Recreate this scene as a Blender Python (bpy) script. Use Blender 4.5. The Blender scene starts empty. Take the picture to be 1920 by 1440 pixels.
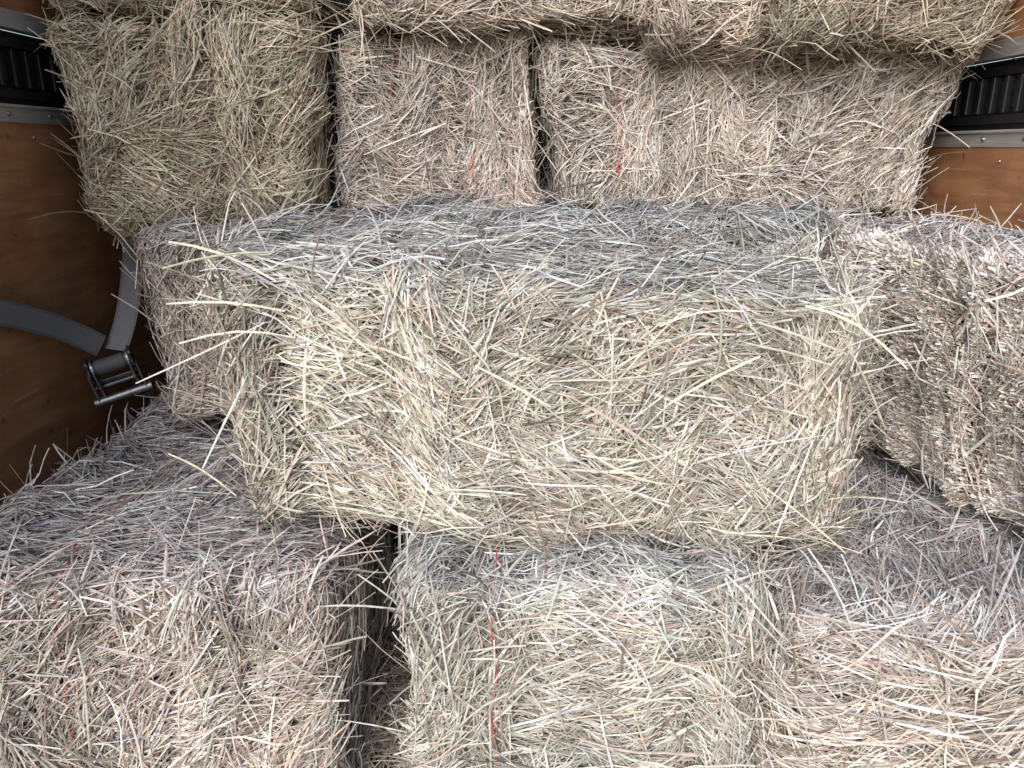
import bpy, bmesh, math, random
import numpy as np
from mathutils import Vector, Matrix, Euler
scene=bpy.context.scene
ZC=1.07   # camera height above the trailer floor
col=scene.collection

# ------------------------------------------------------------ materials
def new_mat(name):
    m=bpy.data.materials.new(name); m.use_nodes=True
    nt=m.node_tree; b=nt.nodes['Principled BSDF']
    return m,nt,b
def hay_material():
    m,nt,b=new_mat('hay')
    N=nt.nodes; L=nt.links
    at=N.new('ShaderNodeAttribute'); at.attribute_name='strand_colour'
    tc=N.new('ShaderNodeTexCoord')
    n=N.new('ShaderNodeTexNoise'); n.inputs['Scale'].default_value=90; n.inputs['Detail'].default_value=3
    L.new(tc.outputs['Object'],n.inputs['Vector'])
    mr=N.new('ShaderNodeMapRange'); mr.inputs['From Min'].default_value=.3; mr.inputs['From Max'].default_value=.7
    mr.inputs['To Min'].default_value=.70; mr.inputs['To Max'].default_value=1.12
    L.new(n.outputs['Fac'],mr.inputs['Value'])
    vm=N.new('ShaderNodeVectorMath'); vm.operation='SCALE'
    L.new(at.outputs['Color'],vm.inputs[0]); L.new(mr.outputs[0],vm.inputs['Scale'])
    L.new(vm.outputs[0],b.inputs['Base Color'])
    b.inputs['Roughness'].default_value=.55
    b.inputs['Specular IOR Level'].default_value=.32
    return m
HAY=hay_material()
def plywood():
    m,nt,b=new_mat('plywood'); N=nt.nodes; L=nt.links
    tc=N.new('ShaderNodeTexCoord'); mp=N.new('ShaderNodeMapping'); mp.inputs['Scale'].default_value=(1,1.2,9)
    L.new(tc.outputs['Object'],mp.inputs['Vector'])
    n=N.new('ShaderNodeTexNoise'); n.inputs['Scale'].default_value=3; n.inputs['Detail'].default_value=10; n.inputs['Roughness'].default_value=.65; n.inputs['Distortion'].default_value=.5
    L.new(mp.outputs[0],n.inputs['Vector'])
    r=N.new('ShaderNodeValToRGB'); e=r.color_ramp.elements
    e[0].position=.3; e[0].color=(.27,.118,.054,1); e[1].position=.72; e[1].color=(.50,.26,.13,1)
    x=e.new(.5); x.color=(.40,.185,.085,1)
    L.new(n.outputs['Fac'],r.inputs[0])
    n2=N.new('ShaderNodeTexNoise'); n2.inputs['Scale'].default_value=7; n2.inputs['Detail'].default_value=6
    L.new(tc.outputs['Object'],n2.inputs['Vector'])
    mr=N.new('ShaderNodeMapRange'); mr.inputs['From Min'].default_value=.35; mr.inputs['From Max'].default_value=.7
    mr.inputs['To Min'].default_value=.75; mr.inputs['To Max'].default_value=1.12
    L.new(n2.outputs['Fac'],mr.inputs['Value'])
    vm=N.new('ShaderNodeVectorMath'); vm.operation='SCALE'
    L.new(r.outputs[0],vm.inputs[0]); L.new(mr.outputs[0],vm.inputs['Scale'])
    n3=N.new('ShaderNodeTexNoise'); n3.inputs['Scale'].default_value=26; n3.inputs['Detail'].default_value=4
    L.new(tc.outputs['Object'],n3.inputs['Vector'])
    mr3=N.new('ShaderNodeMapRange'); mr3.inputs['From Min'].default_value=.66; mr3.inputs['From Max'].default_value=.72
    mr3.inputs['To Max'].default_value=.75
    L.new(n3.outputs['Fac'],mr3.inputs['Value'])
    mx=N.new('ShaderNodeMixRGB'); mx.inputs['Color2'].default_value=(.09,.045,.025,1)
    L.new(mr3.outputs[0],mx.inputs['Fac']); L.new(vm.outputs[0],mx.inputs['Color1'])
    mp4=N.new('ShaderNodeMapping'); mp4.inputs['Scale'].default_value=(1,3,60); mp4.inputs['Rotation'].default_value=(.35,0,0)
    L.new(tc.outputs['Object'],mp4.inputs['Vector'])
    n4=N.new('ShaderNodeTexNoise'); n4.inputs['Scale'].default_value=2.2; n4.inputs['Detail'].default_value=3
    L.new(mp4.outputs[0],n4.inputs['Vector'])
    mr4=N.new('ShaderNodeMapRange'); mr4.inputs['From Min'].default_value=.64; mr4.inputs['From Max'].default_value=.70; mr4.inputs['To Max'].default_value=.5
    L.new(n4.outputs['Fac'],mr4.inputs['Value'])
    mx2=N.new('ShaderNodeMixRGB'); mx2.inputs['Color2'].default_value=(.55,.38,.26,1)
    L.new(mr4.outputs[0],mx2.inputs['Fac']); L.new(mx.outputs[0],mx2.inputs['Color1'])
    L.new(mx2.outputs[0],b.inputs['Base Color'])
    b.inputs['Roughness'].default_value=.34
    bp=N.new('ShaderNodeBump'); bp.inputs['Strength'].default_value=.15; bp.inputs['Distance'].default_value=.002
    L.new(n.outputs['Fac'],bp.inputs['Height']); L.new(bp.outputs[0],b.inputs['Normal'])
    return m
PLY=plywood()
def simple(name,c,rough=.5,metal=0,scale=30,var=.25,bump=.1,stretch=(1,1,1)):
    m,nt,b=new_mat(name); N=nt.nodes; L=nt.links
    tc=N.new('ShaderNodeTexCoord'); mp=N.new('ShaderNodeMapping'); mp.inputs['Scale'].default_value=stretch
    L.new(tc.outputs['Object'],mp.inputs['Vector'])
    n=N.new('ShaderNodeTexNoise'); n.inputs['Scale'].default_value=scale; n.inputs['Detail'].default_value=6
    L.new(mp.outputs[0],n.inputs['Vector'])
    r=N.new('ShaderNodeValToRGB'); e=r.color_ramp.elements
    e[0].position=.3;e[1].position=.7
    e[0].color=tuple(v*(1-var) for v in c)+(1,); e[1].color=tuple(min(1,v*(1+var)) for v in c)+(1,)
    L.new(n.outputs['Fac'],r.inputs[0]); L.new(r.outputs[0],b.inputs['Base Color'])
    b.inputs['Roughness'].default_value=rough; b.inputs['Metallic'].default_value=metal
    if bump:
        bp=N.new('ShaderNodeBump'); bp.inputs['Strength'].default_value=bump; bp.inputs['Distance'].default_value=.003
        L.new(n.outputs['Fac'],bp.inputs['Height']); L.new(bp.outputs[0],b.inputs['Normal'])
    return m
ALU=simple('brushed_aluminium',(.50,.49,.47),.42,.5,40,.2,.1,(1,.3,8))
BLK=simple('black_plastic',(.010,.010,.012),.45,0,50,.3,.1)
STEEL=simple('zinc_steel',(.27,.27,.275),.38,.75,60,.35,.15)
DSTEEL=simple('dark_steel',(.09,.09,.095),.4,.8,60,.3,.1)
FLOOR=simple('worn_floor_boards',(.07,.05,.038),.8,0,8,.5,.4,(6,1,1))
DARKW=simple('dark_bulkhead',(.03,.022,.018),.7,0,10,.4,.2)
TWINE=simple('red_twine',(.55,.10,.09),.6,0,200,.3,.2)
def webbing():
    m,nt,b=new_mat('grey_webbing'); N=nt.nodes; L=nt.links
    uv=N.new('ShaderNodeUVMap')
    w=N.new('ShaderNodeTexWave'); w.wave_type='BANDS'; w.bands_direction='Y'; w.inputs['Scale'].default_value=14; w.inputs['Distortion'].default_value=.6
    L.new(uv.outputs[0],w.inputs['Vector'])
    sx=N.new('ShaderNodeSeparateXYZ'); L.new(uv.outputs[0],sx.inputs[0])
    a=N.new('ShaderNodeMath'); a.operation='SUBTRACT'; a.inputs[1].default_value=.5; L.new(sx.outputs['X'],a.inputs[0])
    ab=N.new('ShaderNodeMath'); ab.operation='ABSOLUTE'; L.new(a.outputs[0],ab.inputs[0])
    mr=N.new('ShaderNodeMapRange'); mr.inputs['From Min'].default_value=.36; mr.inputs['From Max'].default_value=.40; mr.inputs['To Min'].default_value=1; mr.inputs['To Max'].default_value=.72
    L.new(ab.outputs[0],mr.inputs['Value'])
    r=N.new('ShaderNodeValToRGB'); r.color_ramp.elements[0].color=(.125,.125,.135,1); r.color_ramp.elements[1].color=(.25,.25,.27,1)
    L.new(w.outputs['Fac'],r.inputs[0])
    vm=N.new('ShaderNodeVectorMath'); vm.operation='SCALE'; L.new(r.outputs[0],vm.inputs[0]); L.new(mr.outputs[0],vm.inputs['Scale'])
    L.new(vm.outputs[0],b.inputs['Base Color'])
    b.inputs['Roughness'].default_value=.65
    bp=N.new('ShaderNodeBump'); bp.inputs['Strength'].default_value=.5; bp.inputs['Distance'].default_value=.001
    L.new(w.outputs['Fac'],bp.inputs['Height']); L.new(bp.outputs[0],b.inputs['Normal'])
    return m
WEB=webbing()

# ------------------------------------------------------------ hay generator
class Noise:
    def __init__(s,rng,freq,n=10):
        k=rng.normal(size=(n,3)); k/=np.linalg.norm(k,axis=1)[:,None]
        s.k=k*freq*rng.uniform(.6,1.6,(n,1)); s.p=rng.uniform(0,6.28,n); s.n=n
    def __call__(s,P):
        return np.sin(P@s.k.T+s.p).sum(-1)/math.sqrt(s.n/2)
def norm(v): return v/np.maximum(np.linalg.norm(v,axis=-1,keepdims=True),1e-9)

PAL=np.array([(.73,.685,.585),(.66,.65,.54),(.59,.605,.48),(.71,.59,.53),(.60,.485,.445),(.36,.28,.215),(.87,.85,.80),(.66,.50,.40),(.55,.515,.51),(.24,.18,.13)])
def palette(rng,n,weights,tint):
    w=np.array(weights,float); w/=w.sum()
    c=PAL[rng.choice(len(PAL),n,p=w)]
    c=c*rng.uniform(.57,1.12,(n,1))*np.array(tint)
    return np.clip(c,0,.9)
W_STRAW=[5,3.6,2.4,2.4,1.1,1.0,4.2,.8,1.4,.4]
W_PINK =[3,1.6,1.0,3.8,2.8,1.3,4,.6,2.6,.6]
W_GOLD =[4,4,3.5,1.8,1.5,1.8,2.0,1.2,1.2,.9]

def ribbons(P,Nn,width,roll,taper,colr):
    n,K,_=P.shape
    T=np.empty_like(P); T[:,1:-1]=P[:,2:]-P[:,:-2]; T[:,0]=P[:,1]-P[:,0]; T[:,-1]=P[:,-1]-P[:,-2]
    T=norm(T); S=norm(np.cross(T,Nn)); U=np.cross(S,T)
    cr=np.cos(roll)[:,None,None]; sr=np.sin(roll)[:,None,None]
    S2=S*cr+U*sr; U2=U*cr-S*sr
    k=np.linspace(-1,1,K)[None,:]
    prof=1-taper[:,None]*np.abs(k)**2.5
    w=(width[:,None]*prof)[:,:,None]
    A=P-S2*w*.5; B=P+U2*w*.40; C=P+S2*w*.5
    V=np.stack([A,B,C],2)
    idx=np.arange(n*K*3).reshape(n,K,3)
    q=np.stack([idx[:,:-1,:-1],idx[:,:-1,1:],idx[:,1:,1:],idx[:,1:,:-1]],-1).reshape(-1,4)
    C4=np.ones((n,K,3,4)); C4[...,:3]=colr[:,None,None,:]
    return V.reshape(-1,3),q,C4.reshape(-1,4)

def build_mesh(name,V,Q,C,mat):
    me=bpy.data.meshes.new(name)
    me.vertices.add(len(V)); me.vertices.foreach_set('co',V.astype(np.float32).ravel())
    me.loops.add(len(Q)*4); me.loops.foreach_set('vertex_index',Q.astype(np.int32).ravel())
    me.polygons.add(len(Q)); me.polygons.foreach_set('loop_start',np.arange(0,len(Q)*4,4,dtype=np.int32))
    me.update(calc_edges=True)
    me.polygons.foreach_set('use_smooth',np.ones(len(Q),dtype=bool))
    ca=me.attributes.new('strand_colour','FLOAT_COLOR','POINT')
    ca.data.foreach_set('color',C.astype(np.float32).ravel())
    me.materials.append(mat)
    me.update()
    return me

FACE={'F':((0,-1,0),(1,0,0),(0,0,1)),'B':((0,1,0),(1,0,0),(0,0,1)),
      'L':((-1,0,0),(0,1,0),(0,0,1)),'R':((1,0,0),(0,1,0),(0,0,1)),
      'T':((0,0,1),(1,0,0),(0,1,0)),'D':((0,0,-1),(1,0,0),(0,1,0))}
DENS=1.12
def bale(label,box,seed,faces,weights,tint=(1,1,1),rot=(0,0,0),flake=0,r=.07,taper=(0,0),amp=.016,twines=(),stray=1.0,sky_top=None,longs=1.0,chaos=.33,hero=(),tw_up=.004):
    rng=np.random.default_rng(seed)
    x0,x1,y0,y1,z0,z1=box
    h=np.array([(x1-x0)/2,(y1-y0)/2,(z1-z0)/2])
    nz=Noise(rng,9,12); nz2=Noise(rng,34,12); no=Noise(rng,16,10); no2=Noise(rng,45,10); nd=Noise(rng,38,10); nl=Noise(rng,40,12)
    fw=.095
    nb=int(2*h[flake]/fw)+1
    bounds=np.linspace(-h[flake],h[flake],nb+1)+rng.normal(0,.014,nb+1)
    foff=rng.normal(0,.010,nb+2); fang=rng.normal(0,.6*min(1,chaos/.3),nb+2); fcol=rng.normal(1,.07,nb+2)
    fwob=Noise(rng,12,8)
    def proj(P):
        q=np.clip(P,-(h-r),h-r); n=P-q
        ln=np.linalg.norm(n,axis=-1,keepdims=True)
        n=np.where(ln>1e-5,n/np.maximum(ln,1e-9),np.array([0,0,1.]))
        return q+n*r,n
    def fpos(S): return S[...,flake]+fwob(S)*.010
    def disp(S):
        f=fpos(S)
        d=np.min(np.abs(f[...,None]-bounds),axis=-1)
        g=-.028*np.exp(-(d/.012)**2)
        fi=np.searchsorted(bounds,f)
        return nz(S)*amp*.8+nz2(S)*.008+g+foff[fi]
    def shape(S):
        S=S.copy()
        k=S[...,2]/h[2]
        S[...,0]+= taper[1]*k + np.sign(S[...,0])*np.abs(S[...,0])*taper[0]*k
        return S
    Vs=[];Qs=[];Cs=[];off=0
    G=26
    for key,(nn,a,b) in FACE.items():
        nn=np.array(nn,float);a=np.array(a,float);b=np.array(b,float)
        u=np.linspace(-1,1,G)
        uu,vv=np.meshgrid(u,u,indexing='ij')
        P=(nn*h)[None,None]+uu[...,None]*a*h+vv[...,None]*b*h
        S,n=proj(P.reshape(-1,3)); S=S+n*(disp(S)-.020)[:,None]
        i=np.arange(G*G).reshape(G,G)
        q=np.stack([i[:-1,:-1],i[1:,:-1],i[1:,1:],i[:-1,1:]],-1).reshape(-1,4)
        if np.dot(np.cross(a,b),nn)<0: q=q[:,::-1]
        Vs.append(shape(S));Qs.append(q+off);off+=len(S)
        c=np.ones((len(S),4)); c[:,:3]=np.array((.09,.065,.045))  # dark core colour stands in for shade between the strands
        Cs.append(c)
    K=5
    def strands(n,nn,a,b,hh,thf,mode):
        nonlocal off
        uv=rng.uniform(-1,1,(n,2))
        P0=(nn*h)+uv[:,:1]*a*h+uv[:,1:]*b*h
        S0,N0=proj(P0)
        fi=np.searchsorted(bounds,fpos(S0))
        mean=thf(uv[:,0],uv[:,1]) if callable(thf) else np.full(n,thf)
        kind=rng.uniform(size=n)
        th=mean+no(S0)*.5*min(1,chaos/.3)+no2(S0)*.3+fang[fi]+rng.normal(0,.33,n)
        th=np.where(kind<chaos,rng.uniform(0,math.pi,n),th)
        big=rng.uniform(size=n)
        cut=.935-.03*(longs-1)
        Ls=np.where(big<.55,rng.uniform(.015,.055,n),np.where(big<cut,rng.uniform(.035,.095,n),rng.uniform(.09,.21,n)))
        wd=np.where(big<.5,rng.uniform(.0009,.0024,n),rng.uniform(.0015,.0037,n))
        leaf=rng.uniform(size=n)<.12
        wd=np.where(leaf,wd*1.6,wd)
        hgt=rng.uniform(-.019,.007,n)+np.where(big>cut,.007,0)
        lift=rng.normal(0,.085,n)
        edge=1+1.6*(np.maximum(np.abs(uv[:,0]),np.abs(uv[:,1]))>.86)
        sm=(rng.uniform(size=n)<.022*stray*edge)
        lift=np.where(sm,rng.uniform(.1,.8,n),lift)
        Ls=np.where(sm,np.clip(Ls*1.1,.03,.13),Ls)
        if mode=='stub':
            st=rng.uniform(size=n)<.72
            Ls=np.where(st,rng.uniform(.008,.018,n),Ls); lift=np.where(st,rng.uniform(.6,2.5,n),lift*1.2)
            hgt=np.where(st,rng.uniform(-.008,.001,n),hgt)
            wd=np.where(st,rng.uniform(.0022,.0045,n),wd)
        stiff=np.where(sm,1.0,rng.uniform(0,.5,n))
        d=np.cos(th)[:,None]*a+np.sin(th)[:,None]*b
        d=norm(d-N0*(d*N0).sum(-1,keepdims=True)+1e-6)
        side=np.cross(N0,d)
        bend=rng.normal(0,.05,n)+np.where(rng.uniform(size=n)<.08,rng.normal(0,.3,n),0)
        t=np.linspace(-.5,.5,K)[None,:]
        t=np.where((lift>.2)[:,None],t+.5,t)
        sc=1/np.sqrt(1+lift**2)
        tl=t*(Ls*sc)[:,None]
        kink=np.where(rng.uniform(size=n)<.15,rng.normal(0,.35,n),0)
        lat=bend[:,None]*(t**2)*Ls[:,None]*2+kink[:,None]*np.maximum(t,0)*Ls[:,None]
        P=S0[:,None]+d[:,None]*tl[...,None]+side[:,None]*lat[...,None]
        S,Nk=proj(P)
        Pm=S*(1-stiff[:,None,None])+P*stiff[:,None,None]
        base=disp(S0)[:,None]*.7+disp(S)*.3
        up=base+hgt[:,None]+lift[:,None]*tl+rng.normal(0,.0008,(n,K))
        Nu=norm(Nk*(1-stiff[:,None,None])+N0[:,None]*stiff[:,None,None])
        Pm=Pm+Nu*up[...,None]
        Pm[...,2]-= (sm[:,None])*np.abs(tl)**2*rng.uniform(0,2,(n,1))
        c=palette(rng,n,weights,tint)
        if sky_top is not None:
            k=np.clip(N0[:,2],0,1)[:,None]; c=c*(1-k+k*np.array(sky_top))  # sky light painted in: upward-facing strands are tinted
        dark=1-.55*np.clip((-.001-hgt)/.017,0,1)     # shade of the gaps painted in: deeper strands get a darker colour
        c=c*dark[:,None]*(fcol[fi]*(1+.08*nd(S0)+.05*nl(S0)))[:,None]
        if mode=='stub': c=np.where(st[:,None],c*1.3+.10,c*1.1)
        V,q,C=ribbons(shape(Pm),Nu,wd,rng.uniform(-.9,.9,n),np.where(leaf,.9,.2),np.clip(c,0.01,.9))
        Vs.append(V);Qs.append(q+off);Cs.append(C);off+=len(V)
    for key,spec in faces.items():
        dens,thf=spec[0],spec[1]; mode=spec[2] if len(spec)>2 else ''
        nn,a,b=[np.array(v,float) for v in FACE[key]]
        area=4*np.abs((a*h).sum())*np.abs((b*h).sum())
        n=int(area*dens*DENS)
        if n: strands(n,nn,a,b,h,thf,mode)
    # individually placed long stalks (start, end) in bale space, z from the base
    if hero:
        n=len(hero); A=np.array([s for s,e in hero],float); B=np.array([e for s,e in hero],float)
        A[:,2]-=h[2]; B[:,2]-=h[2]
        t=np.linspace(0,1,K)[None,:,None]
        P=A[:,None]*(1-t)+B[:,None]*t
        P[...,2]+=(np.sin(t*math.pi)[...,0])*rng.normal(.004,.005,(n,1))
        V_,q,C=ribbons(P,np.broadcast_to(np.array([0,-1.,.2]),P.shape),rng.uniform(.0028,.0042,n),rng.uniform(-.6,.6,n),np.full(n,.3),np.clip(palette(rng,n,[4,3,1,1,0,0,4,0,0,0],(1.08,1.08,.98)),0,.9))
        Vs.append(V_);Qs.append(q+off);Cs.append(C);off+=len(V_)
    V=np.concatenate(Vs);Q=np.concatenate(Qs);C=np.concatenate(Cs)
    V=V+np.array([0,0,h[2]])
    me=build_mesh('hay_bale_mesh',V,Q,C,HAY)
    o=bpy.data.objects.new('hay_bale',me); col.objects.link(o)
    o.location=((x0+x1)/2,(y0+y1)/2,z0+ZC); o.rotation_euler=[math.radians(v) for v in rot]
    o['label']=label; o['category']='hay bale'; o['group']='stacked rectangular hay bales'
    for tw in twines:
        ax=[i for i in (0,1,2) if i!=flake]
        m=160; ang=np.linspace(0,2*math.pi,m,endpoint=False)
        P=np.zeros((m,3)); c,s=np.cos(ang),np.sin(ang)
        sc=1/np.maximum(np.abs(c),np.abs(s))
        P[:,flake]=tw*h[flake]; P[:,ax[0]]=c*sc*h[ax[0]]; P[:,ax[1]]=s*sc*h[ax[1]]
        S,n=proj(P); 
        S=S+n*(disp(S)*.95+tw_up+.005*np.sin(ang*17+seed))[:,None]
        S[:,flake]+=.004*np.sin(ang*9+seed)
        S=shape(S)+np.array([0,0,h[2]])
        cu=[Vector(v) for v in S]
        bm=bmesh.new(); R=.0011; rings=[]
        for i in range(m):
            T=(cu[(i+1)%m]-cu[i-1]).normalized(); n1=Vector(n[i]); b1=T.cross(n1).normalized(); n1=b1.cross(T)
            rings.append([bm.verts.new(cu[i]+n1*(R*math.cos(a_))+b1*(R*math.sin(a_))) for a_ in (0,1.257,2.513,3.77,5.03)])
        for i in range(m):
            A=rings[i];B=rings[(i+1)%m]
            for j in range(5): bm.faces.new((A[j],A[(j+1)%5],B[(j+1)%5],B[j]))
        mt=bpy.data.meshes.new('twine'); bm.to_mesh(mt); bm.free(); mt.materials.append(TWINE)
        for p in mt.polygons: p.use_smooth=True
        t=bpy.data.objects.new('twine',mt); col.objects.link(t); t.parent=o
    return o

D1=38000; D2=26000; D3=3000
SKY_TOP=(.82,.86,.95)  # blue-grey of the sky light, put into the colour of bale tops
def hs(x,z,y=-.255): return (x-.0425,y,z+.605)
heroes=[(hs(-.36,-.25),hs(-.535,-.335,-.29)),(hs(-.33,-.232),hs(-.485,-.222,-.28)),(hs(-.34,-.150),hs(-.49,-.175,-.27)),
 (hs(.40,-.20),hs(.535,-.275,-.30)),(hs(.46,-.245),hs(.53,-.37,-.28)),(hs(-.06,-.30,-.265),hs(.05,-.355,-.275)),
 (hs(-.32,-.27),hs(-.46,-.27,-.31)),(hs(-.40,-.35),hs(-.46,-.47,-.27)),(hs(.35,-.46),hs(.50,-.565,-.29)),(hs(.02,-.50,-.262),hs(-.10,-.492,-.27)),
 (hs(.44,-.40),hs(.40,-.55,-.27)),(hs(-.34,-.19),hs(-.50,-.145,-.22)),(hs(-.25,-.25,-.265),hs(-.13,-.34,-.27)),(hs(.22,-.35,-.262),hs(.34,-.27,-.275)),
 (hs(-.42,-.52),hs(-.50,-.44,-.29)),(hs(.10,-.42,-.265),hs(.22,-.47,-.275))]
bale('pale straw hay bale jutting out across the bales below',(-.455,.540,1.10,1.55,-.605,-.17),1,
  {'F':(D1*1.2,lambda u,v: np.where(u>.66,1.35+.5*v,np.where(v<-.6,.0,-.15))),'T':(D1,.05),'L':(D2,.2),'R':(D2,1.4),'D':(D2*.5,0)},
  W_STRAW,(1.04,1.03,1.00),rot=(0,1.8,-.5),r=.055,taper=(.03,-.012),amp=.018,stray=2.0,sky_top=SKY_TOP,longs=1.6,hero=heroes)
bale('tan hay bale standing away from the plywood wall',(-.79,-.32,1.62,2.5,-.61,-.165),2,
  {'F':(D1,.9),'T':(D1,0),'L':(D2,1.),'R':(D3,0)},W_PINK,(.90,.87,.86),flake=1,r=.045,sky_top=(.9,.94,1.04),stray=1.3)
bale('grey green hay bale wedged under the upper tier',(-.30,.21,1.62,2.5,-.61,-.160),3,
  {'F':(D3,.9),'T':(D1,.1)},W_STRAW,(.90,.92,.95),flake=1,sky_top=SKY_TOP,r=.06)
bale('grey green hay bale wedged under the upper tier',(.22,.66,1.61,2.5,-.61,-.155),4,
  {'F':(D2,.9),'T':(D1,.2),'R':(D3,0)},W_STRAW,(.90,.92,.95),flake=1,sky_top=SKY_TOP,r=.05)
bale('hay bale lying along the wall with cut stubbly side',(.755,1.035,.86,1.86,-.615,-.145),5,
  {'L':(D1*2.0,.9,'stub'),'T':(D1,.5),'F':(D2,.2),'B':(D3,0),'R':(D3,0)},W_PINK,(1.08,1.05,1.03),flake=1,r=.055,rot=(0,-2,9),sky_top=SKY_TOP,stray=1.3)
bale('pinkish hay bale with drooping stalks beside dark gap',(-.91,-.285,1.02,1.97,-1.05,-.62),6,
  {'F':(D1*1.1,lambda u,v:1.05-.4*u),'T':(D1,.25),'L':(D2,1.2),'R':(D2*.6,1.2)},W_PINK,(1.04,1.01,1.0),flake=0,r=.06,twines=(-.33,),stray=1.3,sky_top=SKY_TOP,longs=3.2,chaos=.2)
bale('straw coloured hay bale with visible red twine',(-.165,.385,1.0,1.95,-1.05,-.615),7,
  {'F':(D1*1.1,lambda u,v:np.where(u>.45,1.5,.45)),'T':(D1,.1),'L':(D2*.6,1.0),'R':(D2,1.2)},W_STRAW,(1.0,1.0,1.0),flake=0,r=.045,twines=(-.50,),tw_up=.0085,stray=1.4,sky_top=SKY_TOP,longs=2.4,chaos=.28)
bale('wide hay bale with long flat lying stalks',(.40,1.05,.93,1.88,-1.05,-.63),8,
  {'F':(D1*1.1,-.12),'T':(D1,.15),'L':(D2,1.0)},W_PINK,(1.04,1.02,1.0),flake=2,r=.06,stray=1.4,sky_top=SKY_TOP,longs=3.2,chaos=.2)
bale('golden green hay bale overhanging beside the wall',(-.985,-.47,1.82,2.3,-.165,.27),9,
  {'F':(D1,lambda u,v:np.where(u>.3,1.45,.25)),'T':(D3,0),'L':(D2,.5),'R':(D2,1.4),'D':(D2,0)},W_GOLD,(.96,.90,.79),flake=0,r=.06,taper=(.075,-.018),amp=.018,stray=1.8,longs=1.4)
bale('pinkish tan hay bale with two red twines',(-.430,.070,1.94,2.4,-.165,.270),10,
  {'F':(D1,lambda u,v:.5+.5*u),'T':(D3,0),'L':(D2,.5),'R':(D2,1.4)},W_PINK,(1.03,.99,.97),flake=0,r=.035,taper=(-.06,.0),twines=(-.42,.34),stray=1.4,tw_up=.005)
bale('long grey tan hay bale bound with red twine',(.090,1.03,1.95,2.4,-.165,.235),11,
  {'F':(D1,lambda u,v:np.where((u>-.35)&(u<.15),1.3,.3)),'T':(D2,0),'L':(D2,.5),'R':(D2,1.4)},W_PINK,(1.02,1.0,.99),flake=0,r=.035,taper=(.035,0),amp=.018,twines=(-.64,.61),stray=1.5,tw_up=.005)
bale('golden hay bale on top of the stack',(-1.01,-.41,1.84,2.3,.285,.70),12,
  {'F':(D2*1.2,.1),'D':(D2,0),'R':(D2,1.4),'L':(D2,.5)},W_GOLD,(.96,.89,.79),r=.04,stray=1.6)
bale('tan hay bale on top of the stack',(-.35,.32,1.87,2.4,.258,.70),13,
  {'F':(D2*1.2,.2),'D':(D2,0),'L':(D2,1.4),'R':(D2,.5)},W_PINK,(1.0,.94,.88),r=.035,flake=2,stray=2)
bale('tan hay bale on top of the stack',(.315,.57,1.86,2.4,.228,.66),14,
  {'F':(D2*1.2,.8),'D':(D2,0),'L':(D3,1.4)},W_PINK,(1.0,.94,.88),r=.035,stray=2)
bale('shaggy golden hay bale hanging over the bale below',(.55,1.04,1.79,2.3,.205,.62),15,
  {'F':(D1,.2),'D':(D2,0),'L':(D2,.5),'R':(D2,.4)},W_GOLD,(1.0,.95,.87),r=.05,rot=(0,1.5,2),stray=2.4,longs=2)

# ------------------------------------------------------------ box helpers
def add_box(bm,cx,cy,cz,sx,sy,sz,bev=0):
    r=bmesh.ops.create_cube(bm,size=1)
    for v in r['verts']: v.co=Vector((cx+v.co.x*sx,cy+v.co.y*sy,cz+v.co.z*sz))
    if bev:
        es=list({e for v in r['verts'] for e in v.link_edges})
        bmesh.ops.bevel(bm,geom=es,offset=bev,segments=2,affect='EDGES',profile=.6)
def add_cyl(bm,c,axis,rad,length,seg=20,r2=None):
    q=Vector((0,0,1)).rotation_difference(Vector(axis)).to_matrix().to_4x4()
    bmesh.ops.create_cone(bm,cap_ends=True,segments=seg,radius1=rad,radius2=rad if r2 is None else r2,depth=length,matrix=Matrix.Translation(c)@q)
def obj(name,bm,mat,parent=None,loc=(0,0,0),smooth=False):
    me=bpy.data.meshes.new(name); bmesh.ops.recalc_face_normals(bm,faces=bm.faces); bm.to_mesh(me); bm.free(); me.materials.append(mat)
    if smooth:
        for p in me.polygons: p.use_smooth=True
    o=bpy.data.objects.new(name,me); col.objects.link(o); o.location=loc
    if parent: o.parent=parent
    return o

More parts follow.
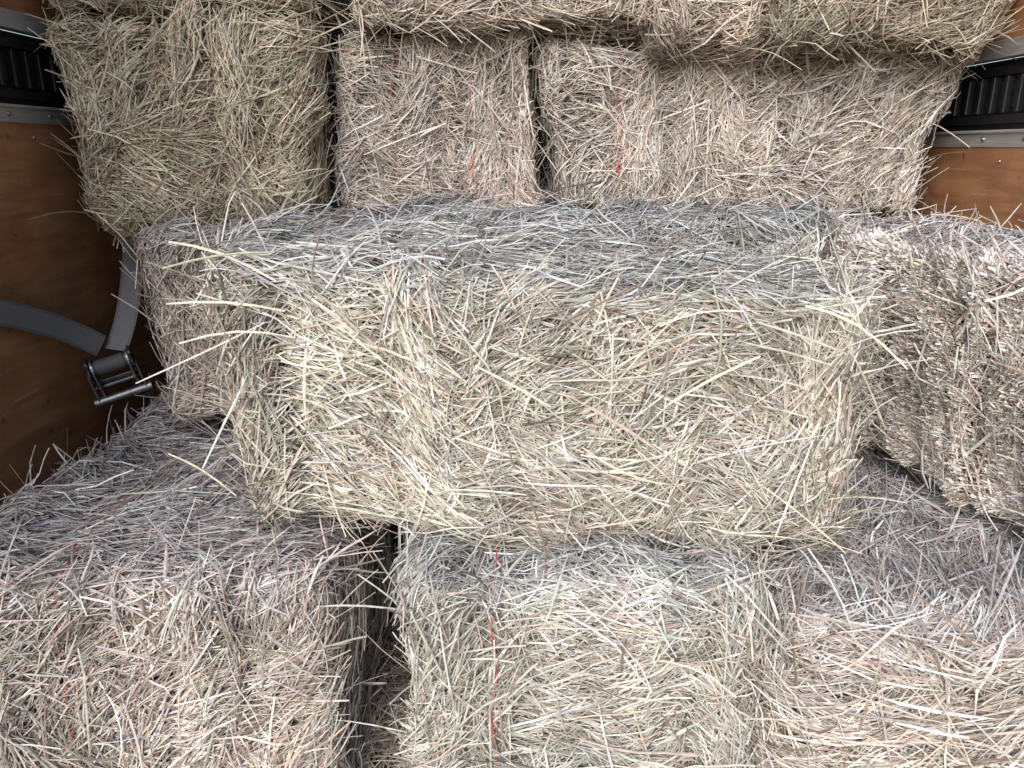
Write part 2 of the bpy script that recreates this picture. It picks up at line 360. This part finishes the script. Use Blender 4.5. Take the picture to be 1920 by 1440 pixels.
# ------------------------------------------------------------ trailer side walls
def side_wall(sgn,W,zr,label):
    root=bpy.data.objects.new('trailer_wall',None); col.objects.link(root)
    root.location=(sgn*W,2.0,0); root['label']=label; root['category']='wall'
    zl=zr-.012+ZC
    g=lambda: bmesh.new()
    bm=g(); add_box(bm,sgn*.02,0,zl/2,.04,3.0,zl); obj('plywood_panel',bm,PLY,root)
    bm=g(); add_box(bm,sgn*.012,0,zl+.019,.030,3.0,.038,.002); add_box(bm,sgn*.006,0,zl+.034,.030,3.0,.006,.0015); obj('aluminium_rail',bm,ALU,root)
    bm=g(); zb=zl+.038; hh=.152
    add_box(bm,sgn*.045,0,zb+hh/2,.03,3.0,hh)
    y=-1.4
    while y<1.45:
        add_box(bm,sgn*.022,y,zb+hh*.5,.018,.012,hh*.52,.003)
        add_box(bm,sgn*.028,y+.022,zb+hh*.5,.010,.022,hh*.36,.003)
        y+=.05
    add_box(bm,sgn*.024,0,zb+hh*.84,.014,3.0,.02,.003); add_box(bm,sgn*.024,0,zb+hh*.16,.014,3.0,.02,.003)
    obj('slotted_track',bm,BLK,root)
    bm=g(); add_box(bm,sgn*.012,0,zb+hh+.019,.030,3.0,.038,.002); obj('aluminium_rail',bm,ALU,root)
    zt=zb+hh+.038
    bm=g(); add_box(bm,sgn*.02,0,zt+.4,.04,3.0,.8); obj('plywood_panel',bm,PLY,root)
    for yy in (-.62,-.28,-.13,.15,.5):
        bm=g(); add_cyl(bm,(-sgn*.005,yy,zl+.018),(-sgn,0,0),.006,.005,16,.004); obj('rivet',bm,STEEL,root,smooth=False)
    for yy in (-.42,-.2,.1):
        bm=g(); add_cyl(bm,(-sgn*.001,yy,zl-.03),(-sgn,0,0),.0045,.004,12,.003); obj('screw',bm,STEEL,root)
    return root
side_wall(-1,1.06,.062,'orange brown plywood trailer wall with aluminium rails')
side_wall(1,1.09,.012,'brown plywood trailer wall with black slotted track')
bm=bmesh.new(); add_box(bm,0,0,.9,2.2,.04,1.8); o=obj('trailer_bulkhead',bm,DARKW,None,(0,2.75,0)); o['label']='dark end wall of the trailer behind the bales'; o['category']='wall'
bm=bmesh.new(); add_box(bm,0,0,-.02,2.3,4.2,.04); o=obj('floor',bm,FLOOR,None,(0,1.5,0)); o['kind']='structure'; o['label']='dark worn wooden trailer floor under the bales'; o['category']='floor'

# ------------------------------------------------------------ ratchet strap
root=bpy.data.objects.new('ratchet_strap',None); col.objects.link(root)
RC=Vector((-.970,1.80,-.495+ZC)); root.location=RC
root['label']='grey webbing ratchet strap with steel buckle against the wall'; root['category']='ratchet strap'
def strap(pts,wdirs,width,name='webbing'):
    bm=bmesh.new(); uvl=bm.loops.layers.uv.new('UVMap'); n=len(pts); M=8
    P=[];dist=0
    for i in range((n-1)*M+1):
        k=min(i//M,n-2); t=(i-k*M)/M
        p0=pts[max(k-1,0)];p1=pts[k];p2=pts[k+1];p3=pts[min(k+2,n-1)]
        p=.5*((2*p1)+(p2-p0)*t+(2*p0-5*p1+4*p2-p3)*t*t+(3*p1-p0-3*p2+p3)*t**3)
        w=wdirs[k].lerp(wdirs[k+1],t).normalized()
        P.append((p-RC,w))
    rows=[];ds=[]
    for i,(p,w) in enumerate(P):
        if i: dist+=(p-P[i-1][0]).length
        T=(P[min(i+1,len(P)-1)][0]-P[max(i-1,0)][0]).normalized(); w=(w-T*w.dot(T)).normalized(); nn=T.cross(w)*.0009
        rows.append([bm.verts.new(p+w*width/2+nn),bm.verts.new(p-w*width/2+nn),bm.verts.new(p-w*width/2-nn),bm.verts.new(p+w*width/2-nn)]); ds.append(dist)
    for i in range(len(rows)-1):
        for j in range(4):
            f=bm.faces.new((rows[i][j],rows[i][(j+1)%4],rows[i+1][(j+1)%4],rows[i+1][j]))
            uu=[[1,0],[0,0],[0,1],[1,1]][j]
            for l,(u_,v_) in zip(f.loops,((uu[0],ds[i]),(uu[1],ds[i]),(uu[1],ds[i+1]),(uu[0],ds[i+1]))): l[uvl].uv=(u_,v_*6)
    return obj(name,bm,WEB,root,smooth=False)
V=Vector
wv=lambda x,y,z:V((x,y,z+ZC))
strap([wv(-1.045,1.30,-.245),wv(-1.04,1.48,-.298),wv(-1.03,1.62,-.350),wv(-1.01,1.73,-.405),wv(-.985,1.80,-.455)],[V((.1,.25,1)),V((.1,.25,1)),V((.15,.3,1)),V((.25,.4,1)),V((.4,.6,.9))],.054)
strap([wv(-.960,1.82,-.47),wv(-.960,1.90,-.39),wv(-.985,2.02,-.27),wv(-1.02,2.13,-.12)],[V((1,.5,.1)),V((1,.6,.1)),V((1,.8,.1)),V((1,.8,.1))],.050)
Mx=Euler((math.radians(14),math.radians(10),math.radians(-62))).to_matrix().to_4x4()@Matrix.Scale(1.35,4)
def part(name,bm,mat):
    bmesh.ops.transform(bm,matrix=Mx,verts=bm.verts); return obj(name,bm,mat,root)
bm=bmesh.new()
for s in (-1,1):
    add_box(bm,0,s*.030,-.02,.046,.003,.036,.001); add_cyl(bm,(-.0,s*.030,-.004),(0,1,0),.018,.0032,24)
    add_box(bm,-.0,s*.030,-.05,.026,.003,.03,.001)
add_box(bm,-.016,0,-.045,.003,.058,.02,.001)
part('ratchet_frame',bm,STEEL)
bm=bmesh.new(); add_cyl(bm,(0,0,-.004),(0,1,0),.011,.075,24); add_cyl(bm,(0,0,-.004),(0,1,0),.014,.046,24); part('spool',bm,WEB)
for s in (-1,1):
    bm=bmesh.new()
    add_cyl(bm,(.006,s*.036,-.004),(0,1,0),.021,.004,9)
    for k in range(9):
        a=k*2*math.pi/9; add_box(bm,.006+.021*math.cos(a),s*.036,-.004+.021*math.sin(a),.007,.004,.007,.001)
    part('toothed_wheel',bm,DSTEEL)
bm=bmesh.new()
for s in (-1,1): add_box(bm,.016,s*.040,-.035,.016,.003,.055,.001)
add_cyl(bm,(.018,0,-.060),(0,1,0),.007,.098,20)
part('handle',bm,STEEL)
bm=bmesh.new(); add_cyl(bm,(-.008,0,-.045),(0,1,0),.006,.082,16); add_cyl(bm,(-.008,0,-.075),(.5,.9,0),.0045,.09,12); add_cyl(bm,(-.012,.02,-.060),(0,.3,1),.0045,.04,12); part('hook',bm,DSTEEL)

# ------------------------------------------------------------ loose hay (uncountable)
rng=np.random.default_rng(77)
def loose(n,lo,hi):
    P0=rng.uniform(lo,hi,(n,3)); th=rng.uniform(0,6.28,n); ph=rng.normal(0,.35,n); Ls=rng.uniform(.03,.13,n)
    d=np.stack([np.cos(th)*np.cos(ph),np.sin(th)*np.cos(ph),np.sin(ph)],-1)
    t=np.linspace(-.5,.5,5)
    P=P0[:,None]+d[:,None]*(t[None,:]*Ls[:,None])[...,None]
    P[...,2]-=(t**2)[None,:]*Ls[:,None]*.4
    return ribbons(P,np.broadcast_to(np.array([0,0,1.]),P.shape),rng.uniform(.001,.003,n),rng.uniform(-1,1,n),np.full(n,.3),palette(rng,n,W_PINK,(.8,.75,.7)))
a=loose(2600,(-.30,.75,.005),(-.15,1.9,.05)); b=loose(1200,(.53,1.55,.435),(.72,1.60,.49)); c=loose(900,(-1.05,.7,.005),(1.05,1.0,.012))
Vv=[];Qq=[];Cc=[];off=0
for v,q,cc in (a,b,c): Vv.append(v);Qq.append(q+off);Cc.append(cc);off+=len(v)
me=build_mesh('loose_hay',np.concatenate(Vv),np.concatenate(Qq),np.concatenate(Cc),HAY)
o=bpy.data.objects.new('loose_hay',me); col.objects.link(o); o['kind']='stuff'; o['label']='loose hay stalks fallen into gaps between bales'; o['category']='loose hay'

# ------------------------------------------------------------ light, world, camera
w=bpy.data.worlds.new('World'); scene.world=w; w.use_nodes=True
nt=w.node_tree; bg=nt.nodes['Background']; sky=nt.nodes.new('ShaderNodeTexSky'); sky.sky_type='NISHITA'; sky.sun_disc=False
EL=34; AZ=200
sky.sun_elevation=math.radians(EL); sky.sun_rotation=math.radians(AZ)
nt.links.new(sky.outputs[0],bg.inputs[0]); bg.inputs[1].default_value=.15
sd=bpy.data.lights.new('sun','SUN'); sd.energy=4.4; sd.angle=math.radians(50); sd.color=(1,.965,.94)
so=bpy.data.objects.new('sun',sd); col.objects.link(so); so.location=(0,-3,5)
dirv=V((math.sin(math.radians(AZ))*math.cos(math.radians(EL)),math.cos(math.radians(AZ))*math.cos(math.radians(EL)),math.sin(math.radians(EL))))
so.rotation_euler=dirv.to_track_quat('Z','Y').to_euler()
cd=bpy.data.cameras.new('camera'); cam=bpy.data.objects.new('camera',cd); col.objects.link(cam)
cam.location=(0,0,ZC); cam.rotation_euler=(math.radians(90-17),0,0)
cd.sensor_width=36; cd.lens=27.2; cd.clip_start=.02; cd.clip_end=200
scene.camera=cam
scene.view_settings.view_transform='Standard'; scene.view_settings.look='None'; scene.view_settings.exposure=0
